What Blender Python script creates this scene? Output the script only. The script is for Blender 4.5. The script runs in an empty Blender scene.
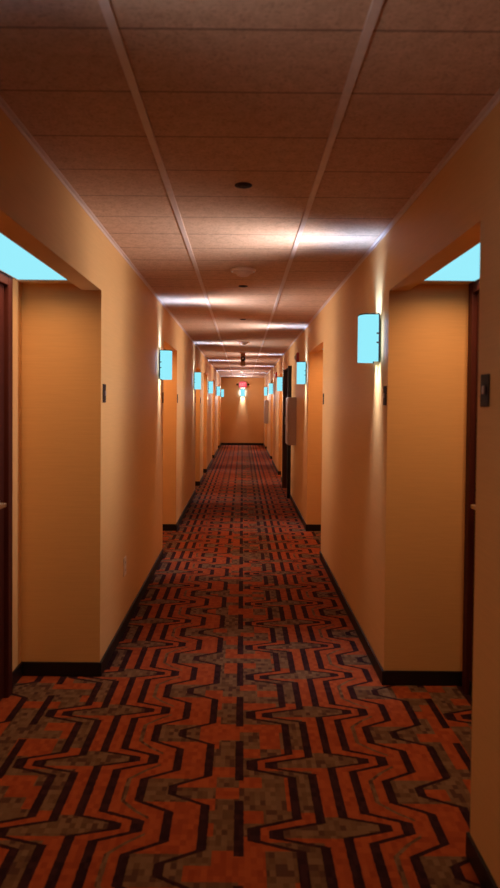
import bpy, bmesh, math, random
from mathutils import Matrix, Vector
random.seed(4)
S = bpy.context.scene
COL = S.collection
PI = math.pi

# ------------------------------------------------------------------ dimensions
HW = 0.731           # half the corridor width
DEEP = 1.14          # back of the door recesses
CEIL = 2.318
HEAD = 2.000         # underside of the recess headers
RCEIL = 2.032         # recess ceilings
END = 21.45
BACK = -3.2
CAMH = 1.427
# door recesses (near, far) along the corridor
REC = {-1: [(1.72, 3.255), (5.82, 7.0), (9.85, 10.85), (11.85, 12.9), (15.3, 16.4), (18.9, 20.0)],
       1: [(1.965, 3.185), (5.78, 7.06), (9.46, 10.72), (11.75, 12.6), (15.25, 16.2), (18.75, 19.8)]}

# ------------------------------------------------------------------ node helpers
class N:
    """small wrapper to write node maths as expressions"""
    def __init__(self, name):
        self.m = bpy.data.materials.new(name); self.m.use_nodes = True
        self.t = self.m.node_tree; self.t.nodes.clear()
        self.out = self.t.nodes.new('ShaderNodeOutputMaterial')
    def node(self, kind, **kw):
        n = self.t.nodes.new(kind)
        for k, v in kw.items(): setattr(n, k, v)
        return n
    def link(self, a, b): self.t.links.new(a, b)
    def put(self, sock, v):
        if isinstance(v, (int, float)): sock.default_value = v
        elif isinstance(v, (tuple, list)):
            sock.default_value = tuple(v) + ((1,) if len(v) == 3 and len(sock.default_value) == 4 else ())
        else: self.link(v, sock)
    def math(self, op, a, b=0.0, c=0.0, clamp=False):
        n = self.node('ShaderNodeMath', operation=op, use_clamp=clamp)
        for i, v in enumerate((a, b, c)): self.put(n.inputs[i], v)
        return n.outputs[0]
    def add(self, a, b): return self.math('ADD', a, b)
    def sub(self, a, b): return self.math('SUBTRACT', a, b)
    def mul(self, a, b): return self.math('MULTIPLY', a, b)
    def lt(self, a, b): return self.math('LESS_THAN', a, b)
    def gt(self, a, b): return self.math('GREATER_THAN', a, b)
    def amax(self, a, b): return self.math('MAXIMUM', a, b)
    def abs(self, a): return self.math('ABSOLUTE', a)
    def mix(self, f, a, b, blend='MIX'):
        n = self.node('ShaderNodeMix', data_type='RGBA', blend_type=blend)
        self.put(n.inputs[0], f); self.put(n.inputs[6], a); self.put(n.inputs[7], b)
        return n.outputs[2]
    def coords(self):
        tc = self.node('ShaderNodeTexCoord')
        sp = self.node('ShaderNodeSeparateXYZ'); self.link(tc.outputs['Object'], sp.inputs[0])
        return tc.outputs['Object'], sp.outputs[0], sp.outputs[1], sp.outputs[2]
    def scaled(self, vec, s):
        n = self.node('ShaderNodeVectorMath', operation='MULTIPLY'); self.link(vec, n.inputs[0]); n.inputs[1].default_value = s
        return n.outputs[0]
    def noise(self, vec, scale, detail=2.0, rough=.5):
        n = self.node('ShaderNodeTexNoise'); self.link(vec, n.inputs['Vector'])
        n.inputs['Scale'].default_value = scale; n.inputs['Detail'].default_value = detail
        n.inputs['Roughness'].default_value = rough
        return n.outputs[0]
    def principled(self, color, rough=.6, spec=.3, metal=0.0, bump=None, strength=.2, dist=.002):
        p = self.node('ShaderNodeBsdfPrincipled')
        self.put(p.inputs['Base Color'], color); self.put(p.inputs['Roughness'], rough)
        p.inputs['Specular IOR Level'].default_value = spec; p.inputs['Metallic'].default_value = metal
        if bump is not None:
            b = self.node('ShaderNodeBump'); b.inputs['Strength'].default_value = strength
            b.inputs['Distance'].default_value = dist
            self.link(bump, b.inputs['Height']); self.link(b.outputs[0], p.inputs['Normal'])
        self.link(p.outputs[0], self.out.inputs[0])
        return p

def plain(name, c, rough=.5, spec=.3, metal=0.0, vary=.12, scale=30):
    n = N(name); v, x, y, z = n.coords()
    k = n.noise(v, scale)
    dark = tuple(a * (1 - vary) for a in c); light = tuple(min(1, a * (1 + vary)) for a in c)
    n.principled(n.mix(k, dark, light), rough, spec, metal)
    return n.m

def emit(name, c, s):
    n = N(name); v, x, y, z = n.coords()
    e = n.node('ShaderNodeEmission'); n.put(e.inputs[0], c); e.inputs[1].default_value = s
    n.link(e.outputs[0], n.out.inputs[0])
    return n.m

def wall_mat(name, c):
    n = N(name); v, x, y, z = n.coords()
    lines = n.noise(n.scaled(v, (6, 6, 190)), 1.0, 3.0, .6)      # horizontal slub of the wall covering
    cloud = n.noise(v, 1.7, 2.0)
    k = n.add(n.mul(lines, .7), n.mul(cloud, .3))
    col = n.mix(k, tuple(a * .86 for a in c), tuple(min(1, a * 1.12) for a in c))
    n.principled(col, .55, .16, 0, lines, .22, .0015)
    return n.m

def ceiling_mat():
    n = N('acoustic_tile'); v, x, y, z = n.coords()
    fine = n.noise(v, 95, 4.0, .7)
    mid = n.noise(v, 22, 3.0, .6)
    k = n.math('MULTIPLY_ADD', n.sub(n.add(n.mul(fine, .55), n.mul(mid, .45)), .5), 2.0, .5, clamp=True)
    col = n.mix(k, (.43, .262, .155), (.78, .50, .325))
    pit = n.math('SMOOTH_MIN', n.math('MULTIPLY', n.gt(.40, fine), 1.0), 1.0, .0)
    col = n.mix(n.mul(pit, .35), col, (.26, .15, .10))
    m = n.math('WRAP', n.sub(y, 1.525), .1525, -.1525)            # tile edges and scores every 305 mm
    seam = n.lt(n.abs(m), .0035)
    col = n.mix(n.mul(seam, .72), col, (.10, .06, .045))
    n.principled(col, .75, .25, 0, n.sub(k, n.mul(seam, 1.5)), .55, .003)
    return n.m

def carpet_mat():
    n = N('patterned_carpet'); v, x, y, z = n.coords()
    PX, PY = .914, .40
    wob = n.mul(n.sub(n.noise(v, 60, 2.0), .5), .006)
    xx = n.add(x, wob)
    u = n.math('WRAP', n.sub(xx, .0), PX - .31, -.31)             # -.31 .. .604
    def band(ph): return n.abs(n.math('WRAP', n.sub(n.add(y, wob), ph), PY / 2, -PY / 2))   # 0 band A, .2 band B
    t, t1 = band(2.295), band(2.258)
    def zig(xa, xb, va, vb, t=t):
        k = n.math('DIVIDE', n.sub(t, va), vb - va, clamp=True)
        return n.add(xa, n.mul(k, xb - xa))
    z1 = zig(.20, .05, .120, .170, t1)
    z2 = zig(.44, .57, .124, .172)
    z6 = zig(.28, .125, .140, .182, t1); z7 = zig(.36, .495, .148, .184)
    z3 = zig(.555, .67, .066, .125)
    z4 = zig(-.245, -.12, .026, .088)                               # the same as .67 -> .80
    z3b = n.sub(z3, PX); z2b = n.sub(z2, PX)
    z4b = n.add(z4, PX)
    def line(zz, w=.0165): return n.lt(n.abs(n.sub(u, zz)), w)
    def bar(x0, lo, hi, w=.0165):
        a = n.lt(n.abs(n.sub(u, x0)), w)
        return n.mul(n.mul(a, n.gt(t, lo - 1e-4)), n.lt(t, hi))
    def fat(zz, tt, va, ex): return n.lt(n.abs(n.sub(u, zz)), n.add(.0165, n.mul(n.gt(tt, va), ex)))
    black = n.amax(fat(z1, t1, .120, .006), n.amax(fat(z6, t1, .140, .008), fat(z7, t, .148, .006)))
    for l in (fat(z2, t, .124, .005), line(z3), line(z4), line(z3b), line(z2b), line(z4b),
              bar(.0, .06, .3)):
        black = n.amax(black, l)
    # little woven blocks
    sn = n.node('ShaderNodeVectorMath', operation='SNAP'); n.link(v, sn.inputs[0]); sn.inputs[1].default_value = (.019, .026, 1)
    wn = n.node('ShaderNodeTexWhiteNoise', noise_dimensions='2D'); n.link(sn.outputs[0], wn.inputs['Vector'])
    blk = wn.outputs[0]
    red = n.mix(blk, (.25, .043, .013), (.34, .070, .019))
    grey = n.mix(blk, (.092, .050, .024), (.185, .105, .052))
    grey = n.mix(n.gt(blk, .86), grey, (.06, .03, .02))
    col = red
    # right of z1 up to z2: the lozenge of band B is grey, the strip between x=.2 and .28 as well
    inL1 = n.mul(n.gt(u, z1), n.lt(u, z2))
    loz = n.mul(n.mul(n.gt(u, z6), n.lt(u, z7)), n.gt(t, .146))
    strip = n.mul(n.mul(inL1, n.lt(u, .28)), n.lt(t, .125))
    inL2 = n.mul(n.gt(u, z4), n.lt(u, z1))
    sn2 = n.node('ShaderNodeVectorMath', operation='SNAP'); n.link(v, sn2.inputs[0]); sn2.inputs[1].default_value = (.085, .066, 1)
    wn2 = n.node('ShaderNodeTexWhiteNoise', noise_dimensions='2D'); n.link(sn2.outputs[0], wn2.inputs['Vector'])
    loz2 = n.mul(inL2, n.gt(wn2.outputs[0], .40))
    mid = n.mul(n.lt(n.abs(n.sub(u, n.mul(n.add(z2, z3), .5))), .009), 1.0)
    ins = n.mul(n.gt(u, z3b), n.lt(u, z4)); ins2 = n.mul(n.gt(u, z3), n.lt(u, z4b))
    insg = n.mul(n.amax(ins, ins2), n.lt(t, .07))
    g = n.amax(n.amax(n.amax(loz, strip), loz2), n.amax(mid, insg))
    col = n.mix(n.mul(g, .93), col, grey)
    blackc = n.mix(blk, (.020, .006, .007), (.040, .012, .012))
    col = n.mix(black, col, blackc)
    weave = n.noise(n.scaled(v, (230, 230, 1)), 1.0, 2.0)
    col = n.mix(.55, col, n.mix(weave, (.45, .45, .45), (1, 1, 1)), 'MULTIPLY')
    n.principled(col, .95, .08, 0, weave, .5, .003)
    return n.m

M = {}
M['wall'] = wall_mat('beige_wall_covering', (.68, .38, .142))
M['recess'] = plain('cream_paint', (.80, .62, .38), .6)
M['ceiling'] = ceiling_mat()
M['carpet'] = carpet_mat()
M['base'] = plain('black_vinyl', (.012, .008, .008), .45, .3)
M['grid'] = plain('off_white_metal', (.68, .52, .43), .35, .5)
M['wood'] = plain('dark_red_wood', (.060, .012, .007), .6, .12)
M['wood_brown'] = plain('dark_brown_wood', (.085, .035, .022), .45, .35)
M['black'] = plain('black_paint_and_shade', (.010, .007, .007), .5, .3)
M['bronze'] = plain('dark_bronze', (.030, .014, .012), .6, .2)
M['bronze_pale'] = plain('pale_bronze', (.30, .20, .17), .35, .5)  # paler tone for the raised centre of the wall plates
M['steel'] = plain('brushed_metal', (.55, .45, .35), .3, .5, .9)
M['shade'] = emit('glowing_shade', (.31, .86, .98), 1.0)
M['panel'] = emit('glowing_panel', (.33, .86, .98), 1.0)
M['plastic'] = plain('ivory_plastic', (.66, .50, .36), .4, .4)
M['ivory_dark'] = plain('shadowed_socket', (.12, .07, .05), .5)
M['cabinet'] = plain('grey_brown_enamel', (.42, .30, .23), .4, .3)
M['alarm_red'] = plain('red_enamel', (.38, .03, .022), .4, .4)
M['strobe'] = plain('clear_white_lens', (.85, .85, .88), .15, .6)
M['exit_red'] = emit('lit_exit_red', (1.0, .055, .085), 1.0)
M['exit_text'] = emit('lit_exit_letters', (1.0, .46, .48), 1.0)
M['housing'] = plain('tan_housing', (.42, .22, .12), .5)
M['lens_dark'] = plain('dark_dome', (.015, .012, .015), .12, .6)

# ------------------------------------------------------------------ mesh helpers
def bx(bm, x0, x1, y0, y1, z0, z1, mi=0):
    x0, x1 = sorted((x0, x1)); y0, y1 = sorted((y0, y1)); z0, z1 = sorted((z0, z1))
    vs = [bm.verts.new((x, y, z)) for x in (x0, x1) for y in (y0, y1) for z in (z0, z1)]
    for q in ((0, 1, 3, 2), (4, 6, 7, 5), (0, 4, 5, 1), (2, 3, 7, 6), (0, 2, 6, 4), (1, 5, 7, 3)):
        f = bm.faces.new([vs[i] for i in q]); f.material_index = mi
    return vs

def lathe(bm, prof, seg=32, axis='z', mi=0, o=(0, 0, 0)):
    rings = []
    for r, h in prof:
        ring = []
        for k in range(seg):
            a = 2 * PI * k / seg; c, s = r * math.cos(a), r * math.sin(a)
            p = (c, s, h) if axis == 'z' else ((h, c, s) if axis == 'x' else (c, h, s))
            ring.append(bm.verts.new((p[0] + o[0], p[1] + o[1], p[2] + o[2])))
        rings.append(ring)
    for a, b in zip(rings, rings[1:]):
        for k in range(seg):
            f = bm.faces.new((a[k], a[(k + 1) % seg], b[(k + 1) % seg], b[k])); f.material_index = mi; f.smooth = True
    bm.faces.new(rings[0][::-1]).material_index = mi; bm.faces.new(rings[-1]).material_index = mi

def prism(bm, pts, z0, z1, mi=0):
    a = [bm.verts.new((x, y, z0)) for x, y in pts]; b = [bm.verts.new((x, y, z1)) for x, y in pts]
    n = len(pts)
    for i in range(n):
        bm.faces.new((a[i], a[(i + 1) % n], b[(i + 1) % n], b[i])).material_index = mi
    bm.faces.new(a[::-1]).material_index = mi; bm.faces.new(b).material_index = mi

def obj(name, bm, mats, parent=None, bevel=0.0, seg=2):
    bmesh.ops.recalc_face_normals(bm, faces=bm.faces)
    me = bpy.data.meshes.new(name); bm.to_mesh(me); bm.free()
    for m in (mats if isinstance(mats, (list, tuple)) else [mats]): me.materials.append(m)
    o = bpy.data.objects.new(name, me); COL.objects.link(o)
    if parent is not None: o.parent = parent
    if bevel:
        b = o.modifiers.new('bevel', 'BEVEL'); b.width = bevel; b.segments = seg; b.limit_method = 'ANGLE'
    return o

def thing(name, label, cat, loc=(0, 0, 0), rz=0.0, group=None):
    o = bpy.data.objects.new(name, None); COL.objects.link(o)
    o.location = loc; o.rotation_euler = (0, 0, rz); o.empty_display_size = .1
    o['label'] = label; o['category'] = cat
    if group: o['group'] = group
    return o

def struct(name, bm, mats, parent=None, bevel=0.0):
    o = obj(name, bm, mats, parent, bevel)
    if parent is None: o['kind'] = 'structure'
    return o

def dup(root, loc, rz, label, group=None):
    r = root.copy(); COL.objects.link(r); r.location = loc; r.rotation_euler = (0, 0, rz); r['label'] = label
    if group: r['group'] = group
    for ch in list(root.children):
        if ch.type == 'LIGHT': continue
        c = ch.copy(); COL.objects.link(c); c.parent = r
        for g in list(ch.children):
            d = g.copy(); COL.objects.link(d); d.parent = c
    return r

# ------------------------------------------------------------------ the corridor shell
bm = bmesh.new(); bx(bm, -1.3, 1.3, BACK - .1, END + .1, -.06, 0)
struct('floor', bm, M['carpet'])
bm = bmesh.new(); bx(bm, -1.3, 1.3, BACK - .1, END + .1, CEIL, CEIL + .08)
struct('ceiling', bm, M['ceiling'])

def wall_side(s):
    bm = bmesh.new()
    y = BACK
    for a, b in REC[s]:
        bx(bm, s * HW, s * 1.24, y, a, 0, CEIL)                       # pier between recesses
        bx(bm, s * HW, s * (HW + .10), a, b, HEAD, CEIL)              # header over the recess
        bx(bm, s * (HW + .10), s * 1.24, a, b, RCEIL, CEIL, 1)        # recess ceiling
        bx(bm, s * DEEP, s * 1.24, a, b, 0, RCEIL)                    # back of the recess
        y = b
    bx(bm, s * HW, s * 1.24, y, END, 0, CEIL)
    return bm
struct('wall_left', wall_side(-1), [M['wall'], M['recess']])
struct('wall_right', wall_side(1), [M['wall'], M['recess']])
bm = bmesh.new(); bx(bm, -1.24, 1.24, END, END + .1, 0, CEIL); struct('wall_far', bm, M['wall'])
bm = bmesh.new(); bx(bm, -1.24, 1.24, BACK - .1, BACK, 0, CEIL); struct('wall_near', bm, M['wall'])

BH, BT = .074, .010
def base_side(s):
    bm = bmesh.new(); y = BACK
    for a, b in REC[s]:
        bx(bm, s * (HW - BT), s * (HW + .001), y, a + BT, 0, BH)
        bx(bm, s * HW, s * DEEP, a, a + BT, 0, BH)
        bx(bm, s * HW, s * DEEP, b - BT, b, 0, BH)
        bx(bm, s * (DEEP - BT), s * DEEP, b - .15, b - BT, 0, BH)
        y = b - BT
    bx(bm, s * (HW - BT), s * (HW + .001), y, END, 0, BH)
    return bm
struct('baseboard_left', base_side(-1), M['base'], bevel=.003)
struct('baseboard_right', base_side(1), M['base'], bevel=.003)
bm = bmesh.new(); bx(bm, -HW, HW, END - BT, END, 0, BH); struct('baseboard_far', bm, M['base'])

# ceiling grid: two long main bars, and the wall angles
def tbar(x):
    bm = bmesh.new(); bx(bm, x - .012, x + .012, BACK, END, CEIL - .006, CEIL + .002); return bm
struct('trim_1', tbar(-.315), M['grid'], bevel=.001)
struct('trim_2', tbar(.290), M['grid'], bevel=.001)
for k, s in ((3, -1), (4, 1)):
    bm = bmesh.new()
    bx(bm, s * (HW - .016), s * HW, BACK, END, CEIL - .004, CEIL + .002)
    bx(bm, s * (HW - .0025), s * HW, BACK, END, CEIL - .016, CEIL)
    struct('trim_%d' % k, bm, M['grid'])
bm = bmesh.new(); bx(bm, -HW, HW, END - .016, END, CEIL - .02, CEIL + .002); struct('trim_5', bm, M['grid'])

# ------------------------------------------------------------------ doors in the recesses
def door(n, s, y0, y1, lever_far=True):
    """leaf + frame set in the back of a recess; y0..y1 are the outer edges of the frame"""
    fw, top = .055, RCEIL - .004
    bm = bmesh.new(); bx(bm, s * (DEEP - .006), s * (DEEP + .03), y0 + fw, y1 - fw, .008, top - fw)
    d = struct('door_%d' % n, bm, M['wood'])
    bm = bmesh.new()
    bx(bm, s * (DEEP - .028), s * (DEEP + .02), y0, y0 + fw, 0, top)
    bx(bm, s * (DEEP - .028), s * (DEEP + .02), y1 - fw, y1, 0, top)
    bx(bm, s * (DEEP - .028), s * (DEEP + .02), y0 + fw, y1 - fw, top - fw, top)
    obj('door_frame', bm, M['wood'], d, .004)
    yl = (y1 - fw - .085) if lever_far else (y0 + fw + .07)
    h = obj('door_handle', (lambda b: (lathe(b, [(.026, -.004), (.026, .006), (.010, .010), (.010, .040), (.008, .042)], 24, 'x'), b)[1])(bmesh.new()), M['steel'], d)
    h.location = (s * (DEEP - .006), yl, .945); h.scale = (-s, 1, 1)
    bm = bmesh.new(); bx(bm, .030, .042, -.105, .010, -.009, .009); l = obj('lever', bm, M['steel'], h, .004)
    return d
door(1, -1, 1.98, 3.055)
door(2, 1, 2.02, 3.135)

# dark doorway on the right, with a casing that stands proud of the wall
a, b = REC[1][2]
bm = bmesh.new(); bx(bm, .90, .94, a + .10, b - .08, .006, 2.0)
d3 = struct('door_3', bm, M['black'])
bm = bmesh.new()
bx(bm, HW - .052, DEEP - .01, b - .085, b - .012, 0, HEAD - .004)
bx(bm, HW - .030, HW + .20, a + .08, b - .085, 1.985, HEAD - .004)
obj('door_frame', bm, M['wood_brown'], d3, .003)
bm = bmesh.new(); bx(bm, HW - .052, HW + .20, a + .012, a + .085, 0, HEAD - .004)  # near jamb of the dark casing, its shade put in as black
j = obj('door_jamb', bm, M['black'], d3, .003); j['label'] = 'near jamb, shade put into its black colour'
bm = bmesh.new(); lathe(bm, [(.012, -.05), (.012, 0), (.028, .002), (.030, .02), (.020, .03)], 20, 'x')
k = obj('door_handle', bm, M['steel'], d3); k.location = (.90, b - .16, .95); k.scale = (-1, 1, 1)

# ------------------------------------------------------------------ wall sconces
SH_W, SH_D, Z0, Z1 = .150, .108, 1.655, 1.903
def bow(w, d, back, n=20):
    """plan of a bowed shade, wall at x=0, bulging to +x"""
    pts = []
    for i in range(n + 1):
        t = -1 + 2 * i / n
        e = 3.2
        pts.append((back + (d - back) * (1 - abs(t) ** e) ** (1 / e), t * w / 2))
    return pts

def make_sconce(label):
    t = thing('wall_sconce', label, 'wall light', group='glowing sconces along the corridor')
    bm = bmesh.new(); bx(bm, 0, .010, -.052, .052, Z0 + .02, Z1 - .02)
    bx(bm, .010, .020, -.020, .020, Z0 + .08, Z1 - .08)
    obj('back_plate', bm, M['bronze'], t, .002)
    bm = bmesh.new()
    outer = bow(SH_W, SH_D, .013); inner = bow(SH_W - .012, SH_D - .006, .013)[::-1]
    prism_open(bm, outer, inner, Z0, Z1)
    sh = obj('shade', bm, M['shade'], t)
    # thin top rim and the two straps that hold the shade to the posts
    bm = bmesh.new(); prism_open(bm, bow(SH_W + .004, SH_D + .002, .012), bow(SH_W - .014, SH_D - .008, .012)[::-1], Z1, Z1 + .006)
    obj('top_rim', bm, M['bronze'], t)
    for zz in (1.755, 1.803):
        for s in (-1, 1):
            bm = bmesh.new(); bx(bm, .008, SH_D * .24, s * (SH_W / 2 - .002), s * (SH_W / 2 + .005), zz - .004, zz + .004)
            obj('strap', bm, M['bronze'], t)
    for s in (-1, 1):
        bm = bmesh.new(); bx(bm, .008, .015, s * (SH_W / 2 - .006), s * (SH_W / 2 + .001), Z0 - .002, Z1 + .002)
        obj('side_post', bm, M['bronze'], t)
    return t

def prism_open(bm, outer, inner, z0, z1):
    """a bent strip with thickness, closed round its edge (outer run then inner run back)"""
    pts = outer + inner; n = len(pts); m = len(outer)
    a = [bm.verts.new((x, y, z0)) for x, y in pts]; b = [bm.verts.new((x, y, z1)) for x, y in pts]
    for i in range(n):
        f = bm.faces.new((a[i], a[(i + 1) % n], b[(i + 1) % n], b[i]))
        f.smooth = False
    for i in range(m - 1):
        i2, j, j2 = i + 1, n - 1 - i, n - 2 - i
        bm.faces.new((a[i], a[j], a[j2], a[i2])); bm.faces.new((b[i], b[i2], b[j2], b[j]))

def light(kind, name, loc, direction, energy, color, **kw):
    L = bpy.data.lights.new(name, kind); L.energy = energy; L.color = color
    for k, v in kw.items():
        if k != 'scale': setattr(L, k, v)
    o = bpy.data.objects.new(name, L); COL.objects.link(o)
    o.location = loc
    o.rotation_euler = direction
    if 'scale' in kw: o.scale = kw['scale']
    return o

WARM = (1.0, .53, .25); COOL = (.50, .80, 1.45); DOWN = (.72, .80, 1.05); GLOW = (.92, .86, .92)
P_UP, P_DOWN, P_OUT, P_PANEL, P_SIDE = 9, 20, 55, 7.5, .2

def sconce_lights(x, y, rz, k=1.0):
    """the lamp inside: a slot of light up, one down, and the glow of the shade across the corridor"""
    c, s = math.cos(rz), math.sin(rz)
    def at(u, w, z): return (x + u * c - w * s, y + u * s + w * c, z)
    for w in (-.035, .035):
        light('SPOT', 'sconce_uplight', at(.046, w, Z1 - .02), (PI, .22, rz), P_UP * k, COOL, spot_size=math.radians(150), spot_blend=.9,
              shadow_soft_size=.03, scale=(1, .30, 1))
        light('SPOT', 'sconce_downlight', at(.055, w, Z0 + .02), (0, 0, rz), P_DOWN * k, DOWN, spot_size=math.radians(110), spot_blend=.9,
              shadow_soft_size=.03, scale=(1, .30, 1))
    light('SPOT', 'sconce_uplight', at(.070, 0, Z1 - .01), (PI, .50, rz), P_UP * 1.0 * k, COOL, spot_size=math.radians(75), spot_blend=1,
          shadow_soft_size=.02, scale=(1, .42, 1))
    light('SPOT', 'sconce_glow', at(SH_D + .03, 0, (Z0 + Z1) / 2), (0, -PI / 2 - .22, rz), P_OUT * k, GLOW, spot_size=math.radians(156), spot_blend=.8,
          shadow_soft_size=.02, scale=(1, .32, 1))
    for w in (-.092, .092):
        light('AREA', 'sconce_side_spill', at(.040, w, (Z0 + Z1) / 2), (0, PI / 2, rz), P_SIDE * k, COOL, shape='RECTANGLE',
              size=.20, size_y=.02)

SC = [(-1, 5.54, 'glowing sconce on the left wall just before the left recess, largest on that side'),
      (-1, 9.42, 'second sconce along the left wall, glowing pale blue beside a brown recess'),
      (-1, 13.26, 'third sconce from the near end of the left wall, glowing pale blue'),
      (-1, 17.4, 'fourth sconce from the near end of the left wall, second nearest the end wall'),
      (-1, 20.9, 'last sconce on the left wall, hard against the far end wall'),
      (1, 3.42, 'largest glowing sconce, on the right wall beside the near right recess'),
      (1, 7.30, 'second sconce on the right wall, glowing beside the red alarm strobe'),
      (1, 11.5, 'third sconce on the right wall, just past the dark doorway'),
      (1, 15.1, 'fourth sconce on the right wall, small and past the dark doorway'),
      (1, 18.5, 'farthest sconce on the right wall, over the far wall box')]
proto = None
def put_sconce(x, y, rz, label, k=1.0, dz=0.0):
    global proto
    if proto is None:
        proto = make_sconce(label); proto.location = (x, y, dz); proto.rotation_euler = (0, 0, rz)
    else: dup(proto, (x, y, dz), rz, label)
    sconce_lights(x, y, rz, k)
for s, y, label in SC:
    put_sconce(s * HW, y, 0 if s < 0 else PI, label, 1.0, -.026 if s < 0 else 0)
put_sconce(-.005, END, -PI / 2, 'sconce in the middle of the far end wall under the exit sign', 1.3)
put_sconce(-HW, 1.18, 0, 'sconce on the left wall outside the photo, beside the open foreground', .17)
put_sconce(HW, -.45, PI, 'sconce on the right wall behind the viewpoint', .25)

# ------------------------------------------------------------------ light panels in the recess ceilings
first = True
for s in (-1, 1):
    for i, (a, b) in enumerate(REC[s]):
        if s == 1 and i == 2: continue                           # the dark doorway has no lamp
        if i == 0: lab = 'bright flush light panel in ceiling of near %s recess' % ('left' if s < 0 else 'right')
        else: lab = 'flush light panel hidden in ceiling of %s recess on the %s' % (['', 'second', 'third', 'fourth', 'fifth', 'sixth'][i], 'left' if s < 0 else 'right')
        xa, xb = HW + .112, DEEP - .02
        ya, yb = a + .05, b - .13
        t = thing('recess_light', lab, 'ceiling light', (s * (xa + xb) / 2, (ya + yb) / 2, RCEIL), 0, 'flush light panels in the door recesses')
        w, l = (xb - xa) / 2, (yb - ya) / 2
        bm = bmesh.new()
        for q in ((-w, w, -l, -l + .012), (-w, w, l - .012, l), (-w, -w + .012, -l + .012, l - .012), (w - .012, w, -l + .012, l - .012)):
            bx(bm, *q, -.010, 0)
        obj('frame', bm, M['grid'], t)
        bm = bmesh.new(); bx(bm, -w + .012, w - .012, -l + .012, l - .012, -.007, -.001)
        obj('diffuser', bm, M['panel'], t)
        light('AREA', 'recess_lamp', (s * (xa + xb) / 2, (ya + yb) / 2, RCEIL - .016), (0, 0, 0), P_PANEL, WARM, shape='RECTANGLE',
              size=w * 1.8, size_y=l * 1.8, spread=math.radians(158))

# ------------------------------------------------------------------ small plates by the recesses
def make_plate(label):
    t = thing('wall_plate', label, 'wall plate', group='small dark plates beside the door recesses')
    bm = bmesh.new(); bx(bm, 0, .0045, -.033, .033, -.049, .049); obj('plate', bm, M['bronze'], t, .003)
    bm = bmesh.new(); bx(bm, .0045, .011, -.008, .014, -.012, .014); k = obj('raised_centre', bm, M['bronze_pale'], t, .003)
    k['label'] = 'paler raised centre'
    return t
PL = [(1, 1.90, 'dark wall plate with pale centre at right edge of photo, nearest the viewpoint'),
      (1, 3.235, 'dark plate on right wall under the largest sconce, at the recess corner'),
      (-1, 3.325, 'dark plate on left wall at far corner of the near left recess'),
      (-1, 5.77, 'dark plate under the first left sconce at near corner of second recess'),
      (-1, 7.06, 'dark plate just past second left recess, right of first left sconce'),
      (-1, 9.74, 'tiny dark plate below the second left sconce'),
      (-1, 10.91, 'tiny dark plate past third left recess, right of second left sconce'),
      (1, 5.70, 'dark plate on right wall at near corner of second right recess')]
pp = None
for s, y, label in PL:
    rz = 0 if s < 0 else PI
    if pp is None: pp = make_plate(label); pp.location = (s * HW, y, 1.472); pp.rotation_euler = (0, 0, rz)
    else: dup(pp, (s * HW, y, 1.472), rz, label)

# low socket on the left wall
t = thing('wall_outlet', 'ivory power outlet low on the left wall between two recesses', 'outlet', (-HW, 3.93, .40))
bm = bmesh.new(); bx(bm, 0, .006, -.036, .036, -.058, .058); obj('plate', bm, M['plastic'], t, .002)
for dz in (-.024, .024):
    bm = bmesh.new(); bx(bm, .006, .008, -.016, .016, dz - .015, dz + .015)
    so = obj('socket', bm, M['plastic'], t, .002)
    bm = bmesh.new()
    for dy in (-.006, .006): bx(bm, .0078, .0086, dy - .0015, dy + .0015, dz - .004, dz + .006)
    obj('slot', bm, M['ivory_dark'], so)

# wall boxes on the right wall
def make_box(label):
    t = thing('wall_cabinet', label, 'wall box', group='tall boxes on the right wall')
    bm = bmesh.new(); bx(bm, 0, .105, -.20, .20, .86, 1.515); obj('body', bm, M['cabinet'], t, .008)
    bm = bmesh.new(); bx(bm, .105, .119, -.195, .195, .868, 1.507); d = obj('door', bm, M['cabinet'], t, .004)
    bm = bmesh.new(); bx(bm, .119, .130, -.165, -.15, 1.13, 1.24); obj('pull', bm, M['steel'], d, .003)
    return t
c = make_box('tall grey-brown box on right wall in front of the dark doorway')
c.location = (HW, 8.76, 0); c.rotation_euler = (0, 0, PI)
dup(c, (HW, 17.9, 0), PI, 'distant pale box on right wall below the farthest right sconce')

# red alarm strobes
def make_alarm(label):
    t = thing('fire_alarm', label, 'fire alarm', group='red alarm strobes on the right wall')
    bm = bmesh.new(); bx(bm, 0, .035, -.055, .055, -.065, .065); obj('housing', bm, M['alarm_red'], t, .006)
    bm = bmesh.new(); bx(bm, .035, .058, -.022, .022, -.030, .030); obj('strobe', bm, M['strobe'], t, .008)
    bm = bmesh.new()
    for k in range(4): bx(bm, .035, .037, -.04, .04, -.056 + k * .006, -.053 + k * .006)
    obj('grille', bm, M['black'], t)
    return t
f = make_alarm('red alarm with white strobe high on right wall above the second sconce')
f.location = (HW + .003, 8.3, 2.03); f.rotation_euler = (0, 0, PI)
dup(f, (HW + .003, 13.55, 2.03), PI, 'small far red alarm high on right wall past the dark doorway')

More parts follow.
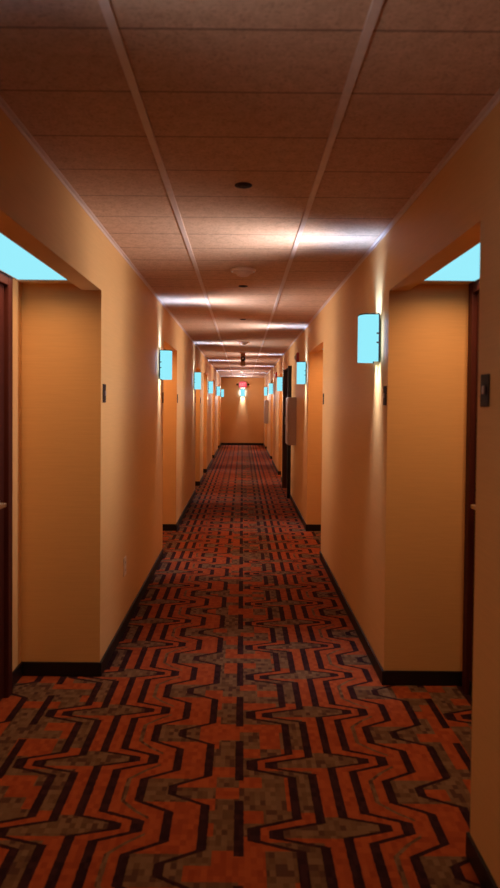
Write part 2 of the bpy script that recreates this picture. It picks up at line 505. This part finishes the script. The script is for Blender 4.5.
# ------------------------------------------------------------------ things on the ceiling
def make_detector(label):
    t = thing('smoke_detector', label, 'smoke detector', group='round detectors on the corridor ceiling')
    bm = bmesh.new(); lathe(bm, [(.086, 0), (.088, -.006), (.082, -.014), (.060, -.017)], 40); obj('base', bm, M['housing_pale'], t)
    bm = bmesh.new(); lathe(bm, [(.058, -.016), (.054, -.024), (.042, -.034), (.040, -.040), (.030, -.044), (.010, -.045)], 40); obj('sensor_head', bm, M['housing_pale'], t)
    for s in (-1, 1):
        bm = bmesh.new(); lathe(bm, [(.007, -.012), (.007, -.019), (.004, -.022)], 12, o=(s * .072, -.012, 0)); obj('indicator', bm, M['strobe'], t)
    return t
M['housing_pale'] = plain('pale_detector_plastic', (.72, .50, .40), .45, .4)
DT = [(-.005, 4.23, 'round smoke detector on ceiling, nearest and largest'),
      (.0, 9.2, 'second round smoke detector along the ceiling midline'),
      (.0, 14.6, 'smoke detector on ceiling just past the hanging dark-centred fixture'),
      (.0, 17.6, 'small distant detector, second from the end wall on ceiling'),
      (.0, 20.3, 'farthest small detector on ceiling just above the exit sign')]
pd = None
for x, y, label in DT:
    if pd is None: pd = make_detector(label); pd.location = (x, y, CEIL)
    else: dup(pd, (x, y, CEIL), 0, label)

def make_cover(label):
    t = thing('sprinkler_cover', label, 'sprinkler cover', group='flat covers on the ceiling midline')
    bm = bmesh.new(); lathe(bm, [(.036, 0), (.036, -.002), (.028, -.004)], 28); obj('escutcheon', bm, M['bronze'], t)
    bm = bmesh.new(); lathe(bm, [(.024, -.003), (.024, -.006), (.018, -.007)], 28); obj('cap', bm, M['bronze'], t)
    return t
pc = None
for y, label in ((2.60, 'small dark flat ceiling cover nearest the viewpoint, before the detector'),
                 (4.82, 'small dark flat ceiling cover just past the nearest detector'),
                 (6.72, 'small dark flat ceiling cover, farthest of three along the midline')):
    if pc is None: pc = make_cover(label); pc.location = (-.005, y, CEIL)
    else: dup(pc, (-.005, y, CEIL), 0, label)

t = thing('ceiling_camera', 'brown fixture with dark dome hanging from ceiling far down the corridor', 'camera', (0, 11.1, CEIL))
bm = bmesh.new(); lathe(bm, [(.072, 0), (.072, -.010), (.050, -.016)], 32); obj('canopy', bm, M['housing_pale'], t)
bm = bmesh.new(); bx(bm, -.040, .040, -.035, .045, -.235, -.012); obj('housing', bm, M['housing'], t, .010)
bm = bmesh.new()
lathe(bm, [(.046, -.034), (.046, -.040), (.042, -.058), (.030, -.075), (.010, -.083)], 28, 'y', o=(0, 0, -.115)); obj('dome', bm, M['lens_dark'], t)
bm = bmesh.new(); lathe(bm, [(.012, -.080), (.012, -.088), (.006, -.092)], 16, 'y', o=(.0, 0, -.110)); obj('lens', bm, M['strobe'], t)

# ------------------------------------------------------------------ exit sign on the end wall
t = thing('exit_sign', 'red lit exit sign with rounded top high on the far end wall', 'exit sign', (0, END, 2.06))
def arch(w, h, r, n=10):
    pts = [(-w, -h), (w, -h), (w, h - r)]
    pts += [(w - r * 1.3 * (1 - math.cos(PI / 2 * i / n)), h - r + r * math.sin(PI / 2 * i / n)) for i in range(1, n + 1)]
    pts += [(-x, z) for x, z in reversed(pts[2:])]
    return pts
def plate_y(bm, pts, y0, y1):
    a = [bm.verts.new((x, y0, z)) for x, z in pts]; b = [bm.verts.new((x, y1, z)) for x, z in pts]; n = len(pts)
    for i in range(n): bm.faces.new((a[i], a[(i + 1) % n], b[(i + 1) % n], b[i]))
    bm.faces.new(a); bm.faces.new(b[::-1])
bm = bmesh.new(); plate_y(bm, arch(.145, .115, .07), -.05, 0); obj('housing', bm, M['housing'], t, .004)
bm = bmesh.new(); plate_y(bm, arch(.130, .100, .062), -.054, -.048); obj('face', bm, M['exit_red'], t)
bm = bmesh.new()
def bar(x0, z0, x1, z1, w=.016):
    d = Vector((x1 - x0, 0, z1 - z0)); n = Vector((-d.z, 0, d.x)).normalized() * w / 2
    c = [Vector((x0, 0, z0)) + n, Vector((x0, 0, z0)) - n, Vector((x1, 0, z1)) - n, Vector((x1, 0, z1)) + n]
    plate_y(bm, [(p.x, p.z) for p in c], -.058, -.053)
h = .058
bar(-.098, -h, -.098, h); [bar(-.098, z, -.058, z) for z in (-h + .008, 0, h - .008)]
bar(-.046, -h, .000, h); bar(-.046, h, .000, -h)
bar(.020, -h, .020, h)
bar(.040, h - .008, .100, h - .008); bar(.070, -h, .070, h)
obj('lettering', bm, M['exit_text'], t)
for s in (-1, 1):
    bm = bmesh.new(); lathe(bm, [(.020, .0), (.034, -.02), (.038, -.055), (.030, -.060)], 24, 'y', o=(s * .185, -.01, .0))
    bx(bm, s * .14, s * .175, -.03, -.015, -.008, .008)
    obj('lamp_head', bm, M['bronze'], t)

# ------------------------------------------------------------------ camera
F = 631.0
cam = bpy.data.cameras.new('camera'); co = bpy.data.objects.new('camera', cam); COL.objects.link(co)
cam.sensor_fit = 'VERTICAL'; cam.sensor_height = 36; cam.sensor_width = 36 * 500 / 888
cam.lens = F / 888 * 36
pitch, roll = math.radians(1.27), math.radians(.52)
co.matrix_world = Matrix.Translation((0, 0, CAMH)) @ Matrix.Rotation(PI / 2 - pitch, 4, 'X') @ Matrix.Rotation(roll, 4, 'Z')
cam.shift_x = (250 - 242.5) / 888
cam.shift_y = -(444 - (403.2 + F * math.tan(pitch))) / 888
cam.clip_start = .02; cam.clip_end = 100
cam.dof.use_dof = True; cam.dof.focus_distance = 8.0; cam.dof.aperture_fstop = 3.2
S.camera = co

# ------------------------------------------------------------------ world, view
w = bpy.data.worlds.new('world'); S.world = w; w.use_nodes = True
w.node_tree.nodes['Background'].inputs[0].default_value = (0, 0, 0, 1)
S.view_settings.view_transform = 'Standard'; S.view_settings.look = 'None'
S.view_settings.exposure = 0.0; S.view_settings.gamma = 1.0; S.view_settings.use_curve_mapping = False
S.cycles.use_denoising = True
S.cycles.max_bounces = 12; S.cycles.diffuse_bounces = 8; S.cycles.glossy_bounces = 4
S.cycles.sample_clamp_indirect = 6
